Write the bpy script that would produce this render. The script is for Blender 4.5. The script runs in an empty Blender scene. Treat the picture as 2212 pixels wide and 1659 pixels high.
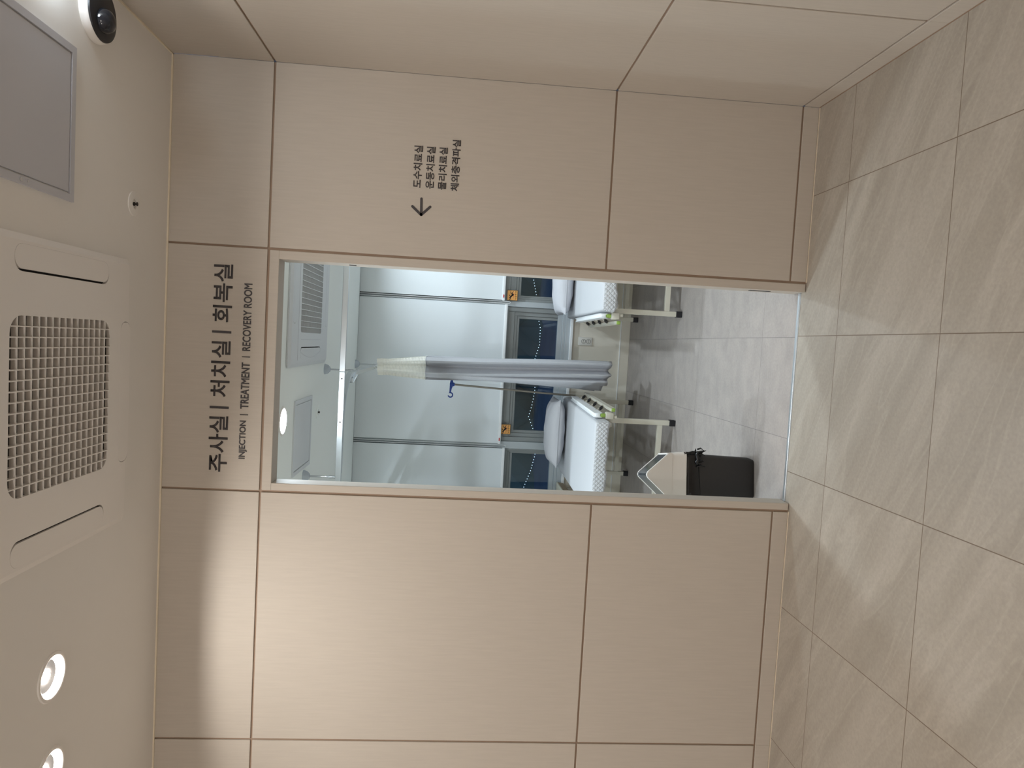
import bpy, bmesh, math, random
from mathutils import Vector, Matrix
from mathutils.geometry import delaunay_2d_cdt

random.seed(7)
SC = bpy.context.scene
COL = SC.collection
PI = math.pi

# ------------------------------------------------------------------ camera
YAW, PITCH, ROLL, FPX = -0.0558, -0.0770, -0.0512, 1513.95
cy, sy = math.cos(YAW), math.sin(YAW)
cp, sp = math.cos(PITCH), math.sin(PITCH)
fw = Vector((sy * cp, cy * cp, sp))
rt = Vector((cy, -sy, 0))
dn = fw.cross(rt)
cr, sr = math.cos(ROLL), math.sin(ROLL)
rt, dn = cr * rt + sr * dn, -sr * rt + cr * dn
cam = bpy.data.cameras.new('camera')
cam.sensor_fit = 'HORIZONTAL'
cam.sensor_width = 36
cam.lens = FPX / 2212 * 36
cam.clip_start = 0.02
camo = bpy.data.objects.new('camera', cam)
COL.objects.link(camo)
# the phone was held sideways: image right is down in the room, image up is right
X, Y, Z = dn, rt, -fw
camo.matrix_world = Matrix(((X.x, Y.x, Z.x, 0), (X.y, Y.y, Z.y, 0), (X.z, Y.z, Z.z, 1.5), (0, 0, 0, 1)))
SC.camera = camo

# ------------------------------------------------------------------ world, exposure
W = bpy.data.worlds.new('night_sky')
SC.world = W
W.use_nodes = True
W.node_tree.nodes['Background'].inputs[0].default_value = (0.10, 0.15, 0.26, 1)
W.node_tree.nodes['Background'].inputs[1].default_value = 0.95
SC.view_settings.view_transform = 'Standard'
SC.view_settings.look = 'None'
SC.view_settings.gamma = 1
SC.view_settings.use_curve_mapping = False
SC.view_settings.exposure = 0.0
SC.cycles.use_denoising = True
SC.cycles.max_bounces = 10
SC.cycles.diffuse_bounces = 6
SC.cycles.transparent_max_bounces = 12
SC.cycles.sample_clamp_indirect = 6

LAMP_WARM = (1.0, 0.95, 0.89)
LAMP_COOL = (0.80, 0.92, 1.0)
E_HALL = 3700.0        # diffuser strength, hall downlights
E_ROOM = 640.0        # diffuser strength, recovery room downlights


# ------------------------------------------------------------------ materials
def lin(c):
    return tuple(((v / 255) / 12.92 if v / 255 <= 0.04045 else ((v / 255 + 0.055) / 1.055) ** 2.4) for v in c)


MATS = {}


def mat(name, rgb, rough=0.6, metal=0.0, spec=0.5, var=0.0, scale=40.0, stretch=(1, 1, 1), bump=0.0, bscale=None, emit=0.0, trans=0.0):
    if name in MATS:
        return MATS[name]
    m = bpy.data.materials.new(name)
    m.use_nodes = True
    nt = m.node_tree
    b = nt.nodes['Principled BSDF']
    col = (*lin(rgb), 1)
    b.inputs['Base Color'].default_value = col
    b.inputs['Roughness'].default_value = rough
    b.inputs['Metallic'].default_value = metal
    b.inputs['Specular IOR Level'].default_value = spec
    if trans:
        b.inputs['Transmission Weight'].default_value = trans
    if emit:
        b.inputs['Emission Color'].default_value = col
        b.inputs['Emission Strength'].default_value = emit
    if var or bump:
        tc = nt.nodes.new('ShaderNodeTexCoord')
        mp = nt.nodes.new('ShaderNodeMapping')
        mp.inputs['Scale'].default_value = stretch
        nt.links.new(tc.outputs['Object'], mp.inputs[0])
        nz = nt.nodes.new('ShaderNodeTexNoise')
        nz.inputs['Scale'].default_value = scale
        nz.inputs['Detail'].default_value = 6
        nt.links.new(mp.outputs[0], nz.inputs['Vector'])
        if var:
            mx = nt.nodes.new('ShaderNodeMix')
            mx.data_type = 'RGBA'
            mx.blend_type = 'MULTIPLY'
            mx.inputs[0].default_value = 1
            mx.inputs[6].default_value = col
            rp = nt.nodes.new('ShaderNodeValToRGB')
            rp.color_ramp.elements[0].position = 0.3
            rp.color_ramp.elements[1].position = 0.7
            rp.color_ramp.elements[0].color = (1 - var, 1 - var, 1 - var, 1)
            rp.color_ramp.elements[1].color = (1, 1, 1, 1)
            nt.links.new(nz.outputs['Fac'], rp.inputs[0])
            nt.links.new(rp.outputs[0], mx.inputs[7])
            nt.links.new(mx.outputs[2], b.inputs['Base Color'])
        if bump:
            bp = nt.nodes.new('ShaderNodeBump')
            bp.inputs['Strength'].default_value = bump
            bp.inputs['Distance'].default_value = 0.002
            if bscale:
                n2 = nt.nodes.new('ShaderNodeTexNoise')
                n2.inputs['Scale'].default_value = bscale
                nt.links.new(tc.outputs['Object'], n2.inputs['Vector'])
                nt.links.new(n2.outputs['Fac'], bp.inputs['Height'])
            else:
                nt.links.new(nz.outputs['Fac'], bp.inputs['Height'])
            nt.links.new(bp.outputs[0], b.inputs['Normal'])
    MATS[name] = m
    return m


class NT:
    """tiny helper to wire math nodes"""
    def __init__(self, m):
        self.t = m.node_tree

    def math(self, op, a, b=None, c=None):
        n = self.t.nodes.new('ShaderNodeMath')
        n.operation = op
        for i, v in enumerate((a, b, c)):
            if v is None:
                continue
            if isinstance(v, (int, float)):
                n.inputs[i].default_value = v
            else:
                self.t.links.new(v, n.inputs[i])
        return n.outputs[0]

    def node(self, kind, **inp):
        n = self.t.nodes.new(kind)
        for k, v in inp.items():
            if hasattr(v, 'links'):
                self.t.links.new(v, n.inputs[k])
            else:
                n.inputs[k].default_value = v
        return n

    def mix(self, f, a, b):
        n = self.t.nodes.new('ShaderNodeMix')
        n.data_type = 'RGBA'
        for i, v in ((0, f), (6, a), (7, b)):
            if hasattr(v, 'links'):
                self.t.links.new(v, n.inputs[i])
            else:
                n.inputs[i].default_value = v
        return n.outputs[2]


TILE, TX, TY = 0.6084, 0.1095, 2.7101


def tile_floor(name, base, dark, light, grout, tx, ty, sx, sy_, gw, ang, vein, rough):
    m = bpy.data.materials.new(name)
    m.use_nodes = True
    h = NT(m)
    b = m.node_tree.nodes['Principled BSDF']
    tc = m.node_tree.nodes.new('ShaderNodeTexCoord')
    sep = h.node('ShaderNodeSeparateXYZ', Vector=tc.outputs['Object'])
    u = h.math('DIVIDE', h.math('SUBTRACT', sep.outputs[0], tx), sx)
    v = h.math('DIVIDE', h.math('SUBTRACT', sep.outputs[1], ty), sy_)
    iu, iv = h.math('FLOOR', u), h.math('FLOOR', v)
    fu, fv = h.math('FRACT', u), h.math('FRACT', v)
    du = h.math('MULTIPLY', h.math('MINIMUM', fu, h.math('SUBTRACT', 1.0, fu)), sx)
    dv = h.math('MULTIPLY', h.math('MINIMUM', fv, h.math('SUBTRACT', 1.0, fv)), sy_)
    line = h.math('LESS_THAN', h.math('MINIMUM', du, dv), gw / 2)
    idv = h.node('ShaderNodeCombineXYZ', X=iu, Y=iv)
    wn = m.node_tree.nodes.new('ShaderNodeTexWhiteNoise')
    m.node_tree.links.new(idv.outputs[0], wn.inputs['Vector'])
    off = h.node('ShaderNodeVectorMath')
    off.operation = 'SCALE'
    m.node_tree.links.new(wn.outputs['Color'], off.inputs[0])
    off.inputs['Scale'].default_value = 20
    add = m.node_tree.nodes.new('ShaderNodeVectorMath')
    m.node_tree.links.new(tc.outputs['Object'], add.inputs[0])
    m.node_tree.links.new(off.outputs[0], add.inputs[1])
    rot = m.node_tree.nodes.new('ShaderNodeMapping')
    rot.inputs['Rotation'].default_value = (0, 0, -ang)
    m.node_tree.links.new(add.outputs[0], rot.inputs[0])
    st = m.node_tree.nodes.new('ShaderNodeMapping')
    st.inputs['Scale'].default_value = (0.55, 5.0, 1) if vein > 0.2 else (4.0, 6.0, 1)
    m.node_tree.links.new(rot.outputs[0], st.inputs[0])
    n1 = h.node('ShaderNodeTexNoise', Vector=st.outputs[0], Scale=2.0, Detail=5.0, Roughness=0.55, Distortion=0.35)
    n2 = h.node('ShaderNodeTexNoise', Vector=add.outputs[0], Scale=90.0, Detail=3.0)
    st2 = m.node_tree.nodes.new('ShaderNodeMapping')
    st2.inputs['Scale'].default_value = (0.5, 3.0, 1)
    m.node_tree.links.new(rot.outputs[0], st2.inputs[0])
    n3 = h.node('ShaderNodeTexNoise', Vector=st2.outputs[0], Scale=2.0, Detail=4.0, Distortion=1.4)
    k1 = h.node('ShaderNodeMapRange', Value=n1.outputs['Fac'])
    k1.inputs[1].default_value, k1.inputs[2].default_value = 0.32, 0.68
    c = h.mix(h.math('MULTIPLY', k1.outputs[0], vein), (*lin(dark), 1), (*lin(base), 1))
    if vein < 0.99:
        c = h.mix(vein, (*lin(base), 1), c)
    c = h.mix(k1.outputs[0], (*lin(dark), 1), (*lin(base), 1))
    # thin pale veins where the warped noise crosses its middle
    ridge = h.math('SUBTRACT', 1.0, h.math('MULTIPLY', h.math('ABSOLUTE', h.math('SUBTRACT', n3.outputs['Fac'], 0.5)), 26.0))
    ridge = h.math('MULTIPLY', h.math('MAXIMUM', ridge, 0.0), vein)
    c = h.mix(ridge, c, (*lin(light), 1))
    sp_ = h.node('ShaderNodeMapRange', Value=n2.outputs['Fac'])
    sp_.inputs[1].default_value, sp_.inputs[2].default_value = 0.3, 0.7
    sp_.inputs[3].default_value, sp_.inputs[4].default_value = 0.93, 1.05
    vm = m.node_tree.nodes.new('ShaderNodeVectorMath')
    vm.operation = 'SCALE'
    m.node_tree.links.new(c, vm.inputs[0])
    m.node_tree.links.new(sp_.outputs[0], vm.inputs['Scale'])
    c = h.mix(line, vm.outputs[0], (*lin(grout), 1))
    m.node_tree.links.new(c, b.inputs['Base Color'])
    b.inputs['Roughness'].default_value = rough
    b.inputs['Specular IOR Level'].default_value = 0.35
    bp = h.node('ShaderNodeBump', Height=h.math('SUBTRACT', 1.0, line), Strength=0.4, Distance=0.001)
    m.node_tree.links.new(bp.outputs[0], b.inputs['Normal'])
    return m


M_WALL = mat('beige_laminate', (190, 182, 172), 0.62, spec=0.3, var=0.055, scale=9, stretch=(14, 14, 0.9), bump=0.05, bscale=600)
M_JOINT = mat('brown_joint', (150, 128, 110), 0.7)
M_TRIM = mat('ivory_caulk', (222, 210, 190), 0.5)
M_CEIL = mat('ceiling_paint', (230, 227, 223), 0.85, spec=0.2, var=0.02, scale=3)
M_WHITE = mat('white_plastic', (230, 226, 222), 0.42)
M_WHITE2 = mat('cool_white_plastic', (205, 208, 212), 0.45)
M_CEILR = mat('room_ceiling_paint', (232, 236, 234), 0.85, spec=0.2)
M_WALLR = mat('room_wall_paint', (224, 219, 207), 0.8, spec=0.2, var=0.02, scale=5)
M_DARK = mat('dark_cavity', (52, 48, 46), 0.8)
M_BLACK = mat('black_plastic', (26, 26, 30), 0.4)
M_HATCH = mat('grey_painted_panel', (190, 191, 198), 0.5)
M_CHROME = mat('chrome_tube', (205, 208, 212), 0.16, 1.0)
M_ALU = mat('anodised_track', (205, 210, 214), 0.34, 0.85)
M_ALUF = mat('window_aluminium', (144, 149, 150), 0.42, 0.25)
M_ALUS = mat('sill_aluminium', (184, 192, 198), 0.36, 0.3)
M_SILL = mat('white_sill', (240, 243, 245), 0.4)
M_INK = mat('dark_grey_lettering', (62, 58, 60), 0.55)
M_STEEL = mat('cream_painted_steel', (205, 201, 188), 0.4)
M_RUBBER = mat('black_rubber_foot', (24, 24, 30), 0.6)
M_LINEN = mat('pillow_cotton', (204, 205, 211), 0.9, spec=0.1, bump=0.25, scale=260, var=0.02)
M_NET = None
M_BLIND = mat('blind_fabric', (230, 236, 240), 0.9, spec=0.1, var=0.015, scale=400, bump=0.1)
M_CURT = mat('curtain_fabric', (192, 194, 200), 0.92, spec=0.1, var=0.03, scale=60, bump=0.15, bscale=900)
M_ORANGE = mat('orange_sticker', (232, 168, 92), 0.5)
M_STKEDGE = mat('sticker_border', (70, 58, 44), 0.5)
M_RED = mat('red_print', (196, 60, 62), 0.5)
M_BLUE = mat('blue_plastic', (44, 76, 160), 0.4)
M_GREEN = mat('green_plastic', (142, 172, 78), 0.4)
M_BINW = mat('bin_white_plastic', (226, 221, 216), 0.3)
M_BINB = mat('bin_black_plastic', (44, 42, 42), 0.45)
M_BAG = mat('black_bag', (20, 20, 22), 0.25)
M_FLAP = mat('bin_flap_dark', (48, 52, 56), 0.12)
M_WOOD = mat('tan_board', (170, 150, 124), 0.6, var=0.15, scale=8, stretch=(1, 12, 12))
M_CREAM = mat('cream_top', (226, 222, 204), 0.5)
M_HEDGE = mat('dark_foliage', (130, 148, 136), 0.9)
M_GROUND = mat('night_ground', (120, 132, 148), 0.9, var=0.2, scale=1.2)
M_FLOOR = tile_floor('stone_tile', (170, 162, 151), (155, 147, 136), (188, 180, 169), (112, 98, 84), TX, TY, TILE, TILE, 0.0032, -0.52, 0.22, 0.42)
M_FLOORR = tile_floor('grey_vinyl_tile', (166, 158, 153), (154, 147, 143), (172, 165, 160), (118, 114, 113), 0.105, 3.40, 0.46, 0.92, 0.0022, 0.2, 0.15, 0.5)


def emission(name, rgb, s):
    m = bpy.data.materials.new(name)
    m.use_nodes = True
    nt = m.node_tree
    nt.nodes.remove(nt.nodes['Principled BSDF'])
    e = nt.nodes.new('ShaderNodeEmission')
    e.inputs[0].default_value = (*rgb, 1)
    e.inputs[1].default_value = s
    nt.links.new(e.outputs[0], nt.nodes['Material Output'].inputs[0])
    return m


M_LAMPH = emission('hall_lamp_diffuser', LAMP_WARM, E_HALL)
M_LAMPR = emission('room_lamp_diffuser', LAMP_COOL, E_ROOM)
M_LED = emission('string_bulb', (0.65, 0.8, 1.0), 3.2)
M_SENSOR = emission('cool_lamp_dome', (0.78, 0.9, 1.0), 60.0)
M_FILLGLOBE = emission('fill_globe', (1.0, 0.95, 0.90), 60.0)  # glow of the unseen globes added as fill light


def glass_mat():
    m = bpy.data.materials.new('window_glass')
    m.use_nodes = True
    nt = m.node_tree
    nt.nodes.remove(nt.nodes['Principled BSDF'])
    fr = nt.nodes.new('ShaderNodeFresnel')
    fr.inputs[0].default_value = 1.5
    tr = nt.nodes.new('ShaderNodeBsdfTransparent')
    tr.inputs[0].default_value = (0.82, 0.9, 0.92, 1)
    gl = nt.nodes.new('ShaderNodeBsdfGlossy')
    gl.inputs['Roughness'].default_value = 0.03
    mx = nt.nodes.new('ShaderNodeMixShader')
    nt.links.new(fr.outputs[0], mx.inputs[0])
    nt.links.new(tr.outputs[0], mx.inputs[1])
    nt.links.new(gl.outputs[0], mx.inputs[2])
    nt.links.new(mx.outputs[0], nt.nodes['Material Output'].inputs[0])
    return m


def net_mat():
    m = bpy.data.materials.new('curtain_net')
    m.use_nodes = True
    h = NT(m)
    b = m.node_tree.nodes['Principled BSDF']
    b.inputs['Base Color'].default_value = (*lin((246, 246, 240)), 1)
    b.inputs['Roughness'].default_value = 0.9
    uv = m.node_tree.nodes.new('ShaderNodeUVMap')
    sep = h.node('ShaderNodeSeparateXYZ', Vector=uv.outputs[0])
    a = h.math('GREATER_THAN', h.math('SINE', h.math('MULTIPLY', sep.outputs[0], 2 * PI / 0.011)), 0.0)
    c = h.math('GREATER_THAN', h.math('SINE', h.math('MULTIPLY', sep.outputs[1], 2 * PI / 0.011)), 0.0)
    top = h.math('LESS_THAN', sep.outputs[1], 0.33)
    hole = h.math('MULTIPLY', h.math('MULTIPLY', a, c), top)
    b.inputs['Alpha'].default_value = 1
    m.node_tree.links.new(h.math('SUBTRACT', 1.0, h.math('MULTIPLY', hole, 0.8)), b.inputs['Alpha'])
    return m


def quilt_mat():
    m = bpy.data.materials.new('quilted_cover')
    m.use_nodes = True
    h = NT(m)
    b = m.node_tree.nodes['Principled BSDF']
    b.inputs['Base Color'].default_value = (*lin((204, 206, 210)), 1)
    b.inputs['Roughness'].default_value = 0.9
    b.inputs['Specular IOR Level'].default_value = 0.1
    tc = m.node_tree.nodes.new('ShaderNodeTexCoord')
    sep = h.node('ShaderNodeSeparateXYZ', Vector=tc.outputs['Object'])
    s = h.math('ADD', sep.outputs[0], sep.outputs[1])
    k = PI / 0.030
    p = h.math('ABSOLUTE', h.math('SINE', h.math('MULTIPLY', h.math('ADD', s, sep.outputs[2]), k)))
    q = h.math('ABSOLUTE', h.math('SINE', h.math('MULTIPLY', h.math('SUBTRACT', s, sep.outputs[2]), k)))
    hgt = h.math('POWER', h.math('MULTIPLY', p, q), 0.4)
    bp = h.node('ShaderNodeBump', Height=hgt, Strength=0.85, Distance=0.006)
    m.node_tree.links.new(bp.outputs[0], b.inputs['Normal'])
    return m


M_GLASS = glass_mat()
M_NET = net_mat()
M_QUILT = quilt_mat()
M_TOPSHEET = mat('white_mattress_sheet', (202, 204, 208), 0.9, spec=0.1, var=0.02, scale=90, bump=0.2)


# ------------------------------------------------------------------ mesh helpers
def box(bm, lo, hi, bev=0.0, seg=2, M=None):
    r = bmesh.ops.create_cube(bm, size=1)
    vs = r['verts']
    lo, hi = Vector(lo), Vector(hi)
    c, s = (lo + hi) / 2, hi - lo
    for v in vs:
        v.co = Vector((v.co.x * s.x, v.co.y * s.y, v.co.z * s.z)) + c
    if M is not None:
        for v in vs:
            v.co = M @ v.co
    if bev:
        es = list({e for v in vs for e in v.link_edges})
        bmesh.ops.bevel(bm, geom=es, offset=bev, segments=seg, affect='EDGES', profile=0.5)


def bar(bm, p0, p1, w, d, up=(0, 0, 1), bev=0.0):
    """box of section w x d from p0 to p1"""
    p0, p1 = Vector(p0), Vector(p1)
    a = (p1 - p0)
    L = a.length
    a.normalize()
    u = Vector(up)
    s = a.cross(u)
    if s.length < 1e-4:
        s = a.cross(Vector((1, 0, 0)))
    s.normalize()
    u = s.cross(a)
    M = Matrix((( s.x, u.x, a.x, p0.x), (s.y, u.y, a.y, p0.y), (s.z, u.z, a.z, p0.z), (0, 0, 0, 1)))
    box(bm, (-w / 2, -d / 2, 0), (w / 2, d / 2, L), bev, 2, M)


def lathe(bm, prof, c=(0, 0, 0), seg=32, M=None):
    """revolve (r, z) profile about z through c"""
    rings = []
    c = Vector(c)
    for r, z in prof:
        if r < 1e-6:
            rings.append([bm.verts.new(c + Vector((0, 0, z)))])
        else:
            rings.append([bm.verts.new(c + Vector((r * math.cos(2 * PI * i / seg), r * math.sin(2 * PI * i / seg), z))) for i in range(seg)])
    if M is not None:
        for rg in rings:
            for v in rg:
                v.co = M @ v.co
    for a, b in zip(rings, rings[1:]):
        for i in range(seg):
            j = (i + 1) % seg
            if len(a) == 1 and len(b) == 1:
                continue
            if len(a) == 1:
                bm.faces.new((a[0], b[i], b[j]))
            elif len(b) == 1:
                bm.faces.new((a[i], a[j], b[0]))
            else:
                bm.faces.new((a[i], a[j], b[j], b[i]))


def tube(bm, pts, r, seg=10, cap=True):
    pts = [Vector(p) for p in pts]
    rings = []
    up = None
    for i, p in enumerate(pts):
        t = (pts[min(i + 1, len(pts) - 1)] - pts[max(i - 1, 0)]).normalized()
        if up is None:
            up = Vector((0, 0, 1)) if abs(t.z) < 0.9 else Vector((1, 0, 0))
        s = t.cross(up).normalized()
        up = s.cross(t).normalized()
        rr = r[i] if isinstance(r, (list, tuple)) else r
        rings.append([bm.verts.new(p + rr * (math.cos(2 * PI * k / seg) * s + math.sin(2 * PI * k / seg) * up)) for k in range(seg)])
    for a, b in zip(rings, rings[1:]):
        for k in range(seg):
            j = (k + 1) % seg
            bm.faces.new((a[k], a[j], b[j], b[k]))
    if cap:
        bm.faces.new(rings[0][::-1])
        bm.faces.new(rings[-1])


def sweep_rect(bm, pts, w, h):
    """rectangular rail swept along a horizontal polyline (w across, h vertical)"""
    pts = [Vector(p) for p in pts]
    rings = []
    for i, p in enumerate(pts):
        t = (pts[min(i + 1, len(pts) - 1)] - pts[max(i - 1, 0)])
        t.z = 0
        t.normalize()
        s = Vector((t.y, -t.x, 0))
        rings.append([bm.verts.new(p + a * s * w / 2 + Vector((0, 0, b * h / 2))) for a, b in ((-1, -1), (1, -1), (1, 1), (-1, 1))])
    for a, b in zip(rings, rings[1:]):
        for k in range(4):
            j = (k + 1) % 4
            bm.faces.new((a[k], a[j], b[j], b[k]))
    bm.faces.new(rings[0][::-1])
    bm.faces.new(rings[-1])


def planar(outline, holes=()):
    """triangulated polygon with holes -> 2-D verts, faces"""
    vs, es = [], []
    for loop in [outline, *holes]:
        n0 = len(vs)
        vs += [Vector(p) for p in loop]
        es += [(n0 + i, n0 + (i + 1) % len(loop)) for i in range(len(loop))]
    ov, oe, of, *_ = delaunay_2d_cdt(vs, es, [], 0, 1e-6)

    def inside(p, loop):
        c = False
        for i in range(len(loop)):
            a, b = loop[i], loop[i - 1]
            if (a[1] > p[1]) != (b[1] > p[1]) and p[0] < (b[0] - a[0]) * (p[1] - a[1]) / (b[1] - a[1]) + a[0]:
                c = not c
        return c
    keep = []
    for f in of:
        c = sum((ov[i] for i in f), Vector((0, 0))) / len(f)
        if inside(c, outline) and not any(inside(c, h) for h in holes):
            keep.append(f)
    return ov, keep


def plate(bm, outline, holes, z0, z1):
    """horizontal plate with holes between z0 and z1"""
    ov, fs = planar(outline, holes)
    for z, flip in ((z0, True), (z1, False)):
        vv = [bm.verts.new((p.x, p.y, z)) for p in ov]
        for f in fs:
            try:
                bm.faces.new([vv[i] for i in (f[::-1] if flip else f)])
            except ValueError:
                pass
    for loop in [outline, *holes]:
        a = [bm.verts.new((p[0], p[1], z0)) for p in loop]
        b = [bm.verts.new((p[0], p[1], z1)) for p in loop]
        for i in range(len(loop)):
            j = (i + 1) % len(loop)
            bm.faces.new((a[i], a[j], b[j], b[i]))
    bmesh.ops.remove_doubles(bm, verts=bm.verts, dist=1e-5)


def circle(cx, cy_, r, n=28):
    return [(cx + r * math.cos(2 * PI * i / n), cy_ + r * math.sin(2 * PI * i / n)) for i in range(n)]


def rrect(x0, y0, x1, y1, r, n=6):
    out = []
    for cx, cy_, a0 in ((x1 - r, y1 - r, 0), (x0 + r, y1 - r, PI / 2), (x0 + r, y0 + r, PI), (x1 - r, y0 + r, 1.5 * PI)):
        for i in range(n + 1):
            a = a0 + PI / 2 * i / n
            out.append((cx + r * math.cos(a), cy_ + r * math.sin(a)))
    return out


def obj(name, bm, m, parent=None, smooth=None, loc=None):
    bmesh.ops.recalc_face_normals(bm, faces=bm.faces)
    me = bpy.data.meshes.new(name)
    bm.to_mesh(me)
    bm.free()
    for mm in (m if isinstance(m, (list, tuple)) else [m]):
        me.materials.append(mm)
    if smooth:
        for p in me.polygons:
            p.use_smooth = True
        me.set_sharp_from_angle(angle=math.radians(smooth))
    o = bpy.data.objects.new(name, me)
    COL.objects.link(o)
    if parent:
        o.parent = parent
    if loc:
        o.location = loc
    return o


def B():
    return bmesh.new()


def tag(o, label, cat, group=None):
    o['label'] = label
    o['category'] = cat
    if group:
        o['group'] = group
    return o


def thing(name, label, cat, loc=(0, 0, 0), rz=0, group=None):
    o = bpy.data.objects.new(name, None)
    o.empty_display_size = 0.05
    COL.objects.link(o)
    o.location = loc
    o.rotation_euler = (0, 0, rz)
    return tag(o, label, cat, group)


def struct(name, bm, m, parent=None, smooth=None):
    o = obj(name, bm, m, parent, smooth)
    if not parent:
        o['kind'] = 'structure'
    return o


def dup(root, loc, rz, label, flip=False):
    r = root.copy()
    COL.objects.link(r)
    r.location = loc
    r.rotation_euler = (0, 0, rz)
    r['label'] = label
    for ch in list(root.children):
        c = ch.copy()
        COL.objects.link(c)
        c.parent = r
        for g in list(ch.children):
            d = g.copy()
            COL.objects.link(d)
            d.parent = c
    return r


# ------------------------------------------------------------------ dimensions
D = 2.9902                      # face of the panelled wall
XR = 1.0963                     # right wall
ZC = 2.713                      # hall ceiling
Z1, Z2, Z3 = 2.307, 0.892, 0.074
SA, SB, SCX = 0.3423, -0.6732, -1.7517      # vertical joints
OL, OR_, OT = -0.6365, 0.3005, 2.2625       # door opening
DB = D + 0.085                  # back of the door wall
YW = 6.16                       # window wall
ZR = 2.361                      # recovery room ceiling
YE = 6.01                       # ceiling edge in front of the blinds
XL_H, XL_R, XR_R = -4.2, -2.9, 2.3
YB = -2.6
HALL_LAMPS = [(-1.110, 2.225), (-1.418, 2.225), (0.42, 1.72), (-3.0, 1.6), (-3.31, 1.6)]  # entries after the first pair are unseen, added to brighten the hall
ROOM_LAMPS = [(-0.443, 3.555), (0.957, 3.555), (-1.843, 3.555), (0.80, 5.30), (-1.95, 5.25)]

# ------------------------------------------------------------------ floors
b = B()
box(b, (XL_H, YB, -0.10), (XR, D + 0.045, 0))
struct('floor', b, M_FLOOR)
b = B()
box(b, (XL_R, D + 0.062, -0.10), (XR_R, YW + 0.05, 0))
struct('floor_recovery', b, M_FLOORR)
b = B()
box(b, (OL, D + 0.045, -0.02), (OR_, D + 0.062, 0.004), 0.0012)
box(b, (OL, D + 0.040, -0.02), (OR_, D + 0.045, 0.002))
struct('trim_1', b, M_ALU)

# ------------------------------------------------------------------ hall ceiling
b = B()
HATCH = (0.365, 1.83, 0.826, 2.278)
ov, fs = planar([(XL_H, YB), (XR, YB), (XR, D), (XL_H, D)], [circle(x, y, 0.068) for x, y in HALL_LAMPS])
vv = [b.verts.new((p.x, p.y, ZC)) for p in ov]
for f in fs:
    b.faces.new([vv[i] for i in f])
box(b, (XL_H - .05, YB - .05, ZC + 0.14), (XR + .05, D + .05, ZC + 0.2))
struct('ceiling', b, M_CEIL)
# ivory bead where the ceiling meets the panels
b = B()
box(b, (XL_H, D - 0.006, ZC - 0.006), (XR, D, ZC))
box(b, (XR - 0.006, YB, ZC - 0.006), (XR, D, ZC))
struct('trim_2', b, M_TRIM)

# ------------------------------------------------------------------ panelled wall with the doorway
G = 0.0042          # half joint width


def panels(bm, xs, zs, skip=()):
    pass


b = B()
rows = [(0.004, Z3), (Z3, Z2), (Z2, Z1), (Z1, ZC - 0.004)]
T = 0.007           # panel thickness over the joint profile


def panel(bm, x0, x1, z0, z1, y=D):
    box(bm, (x0, y, z0), (x1, y + T, z1), 0.0012, 1)


for x0, x1 in ((XL_H, SCX), (SCX, SB), (SB, SA), (SA, XR)):
    for z0, z1 in rows:
        if (x0, x1) == (SB, SA):
            if z0 < Z1 - 0.01:
                continue
        l = x0 + (G if x0 > XL_H else 0)
        r = x1 - (G if x1 < XR else 0)
        if z0 < 0.01:                              # base strip runs on without joints
            l, r = x0, x1
            if x1 == SB:
                r = SB - G
            if x0 == SA:
                l = SA + G
        panel(b, l, r, z0 + (G if z0 > 0.01 else 0), z1 - (G if z1 < ZC - 0.01 else 0))
wb = struct('wall_back', b, M_WALL)
# joint profile and core behind the panels
b = B()
y0, y1 = D + T - 0.0005, DB
box(b, (XL_H, y0, 0), (OL - 0.006, y1, ZC + .1))
box(b, (OR_ + 0.006, y0, 0), (XR, y1, ZC + .1))
box(b, (OL - 0.006, y0, OT + 0.006), (OR_ + 0.006, y1, ZC + .1))
obj('joint_backing', b, M_JOINT, wb)
b = B()
box(b, (XL_H, D - 0.002, 0), (SB, D + 0.003, 0.0030))
box(b, (SA, D - 0.002, 0), (XR, D + 0.003, 0.0030))
obj('caulk_line', b, M_TRIM, wb)
# room side skin
b = B()
box(b, (XL_R, DB, 0), (OL - 0.012, DB + 0.006, ZR))
box(b, (OR_ + 0.012, DB, 0), (XR_R, DB + 0.006, ZR))
box(b, (OL - 0.012, DB, OT + 0.012), (OR_ + 0.012, DB + 0.006, ZR))
obj('plaster_skin', b, M_WALLR, wb)

# door casing and jambs
b = B()
cg = 0.0060
box(b, (SB + cg, D - 0.001, 0.004), (OL, DB + 0.008, OT), 0.0015, 1)
box(b, (OR_, D - 0.001, 0.004), (SA - cg, D + 0.112, OT), 0.0015, 1)
box(b, (SB + cg, D - 0.001, OT), (SA - cg, DB + 0.008, Z1 - cg), 0.0015, 1)
dr = struct('door_1', b, M_WALL)
b = B()
box(b, (OR_ - 0.002, D + 0.042, 0.14), (OR_ + 0.001, D + 0.062, 0.235), 0.0006, 1)
obj('strike_plate', b, M_BLACK, dr)
b = B()
box(b, (OR_ - 0.002, D + 0.050, 1.955), (OR_ + 0.001, D + 0.064, 1.985), 0.0006, 1)
obj('latch_plate', b, M_BLACK, dr)

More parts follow.
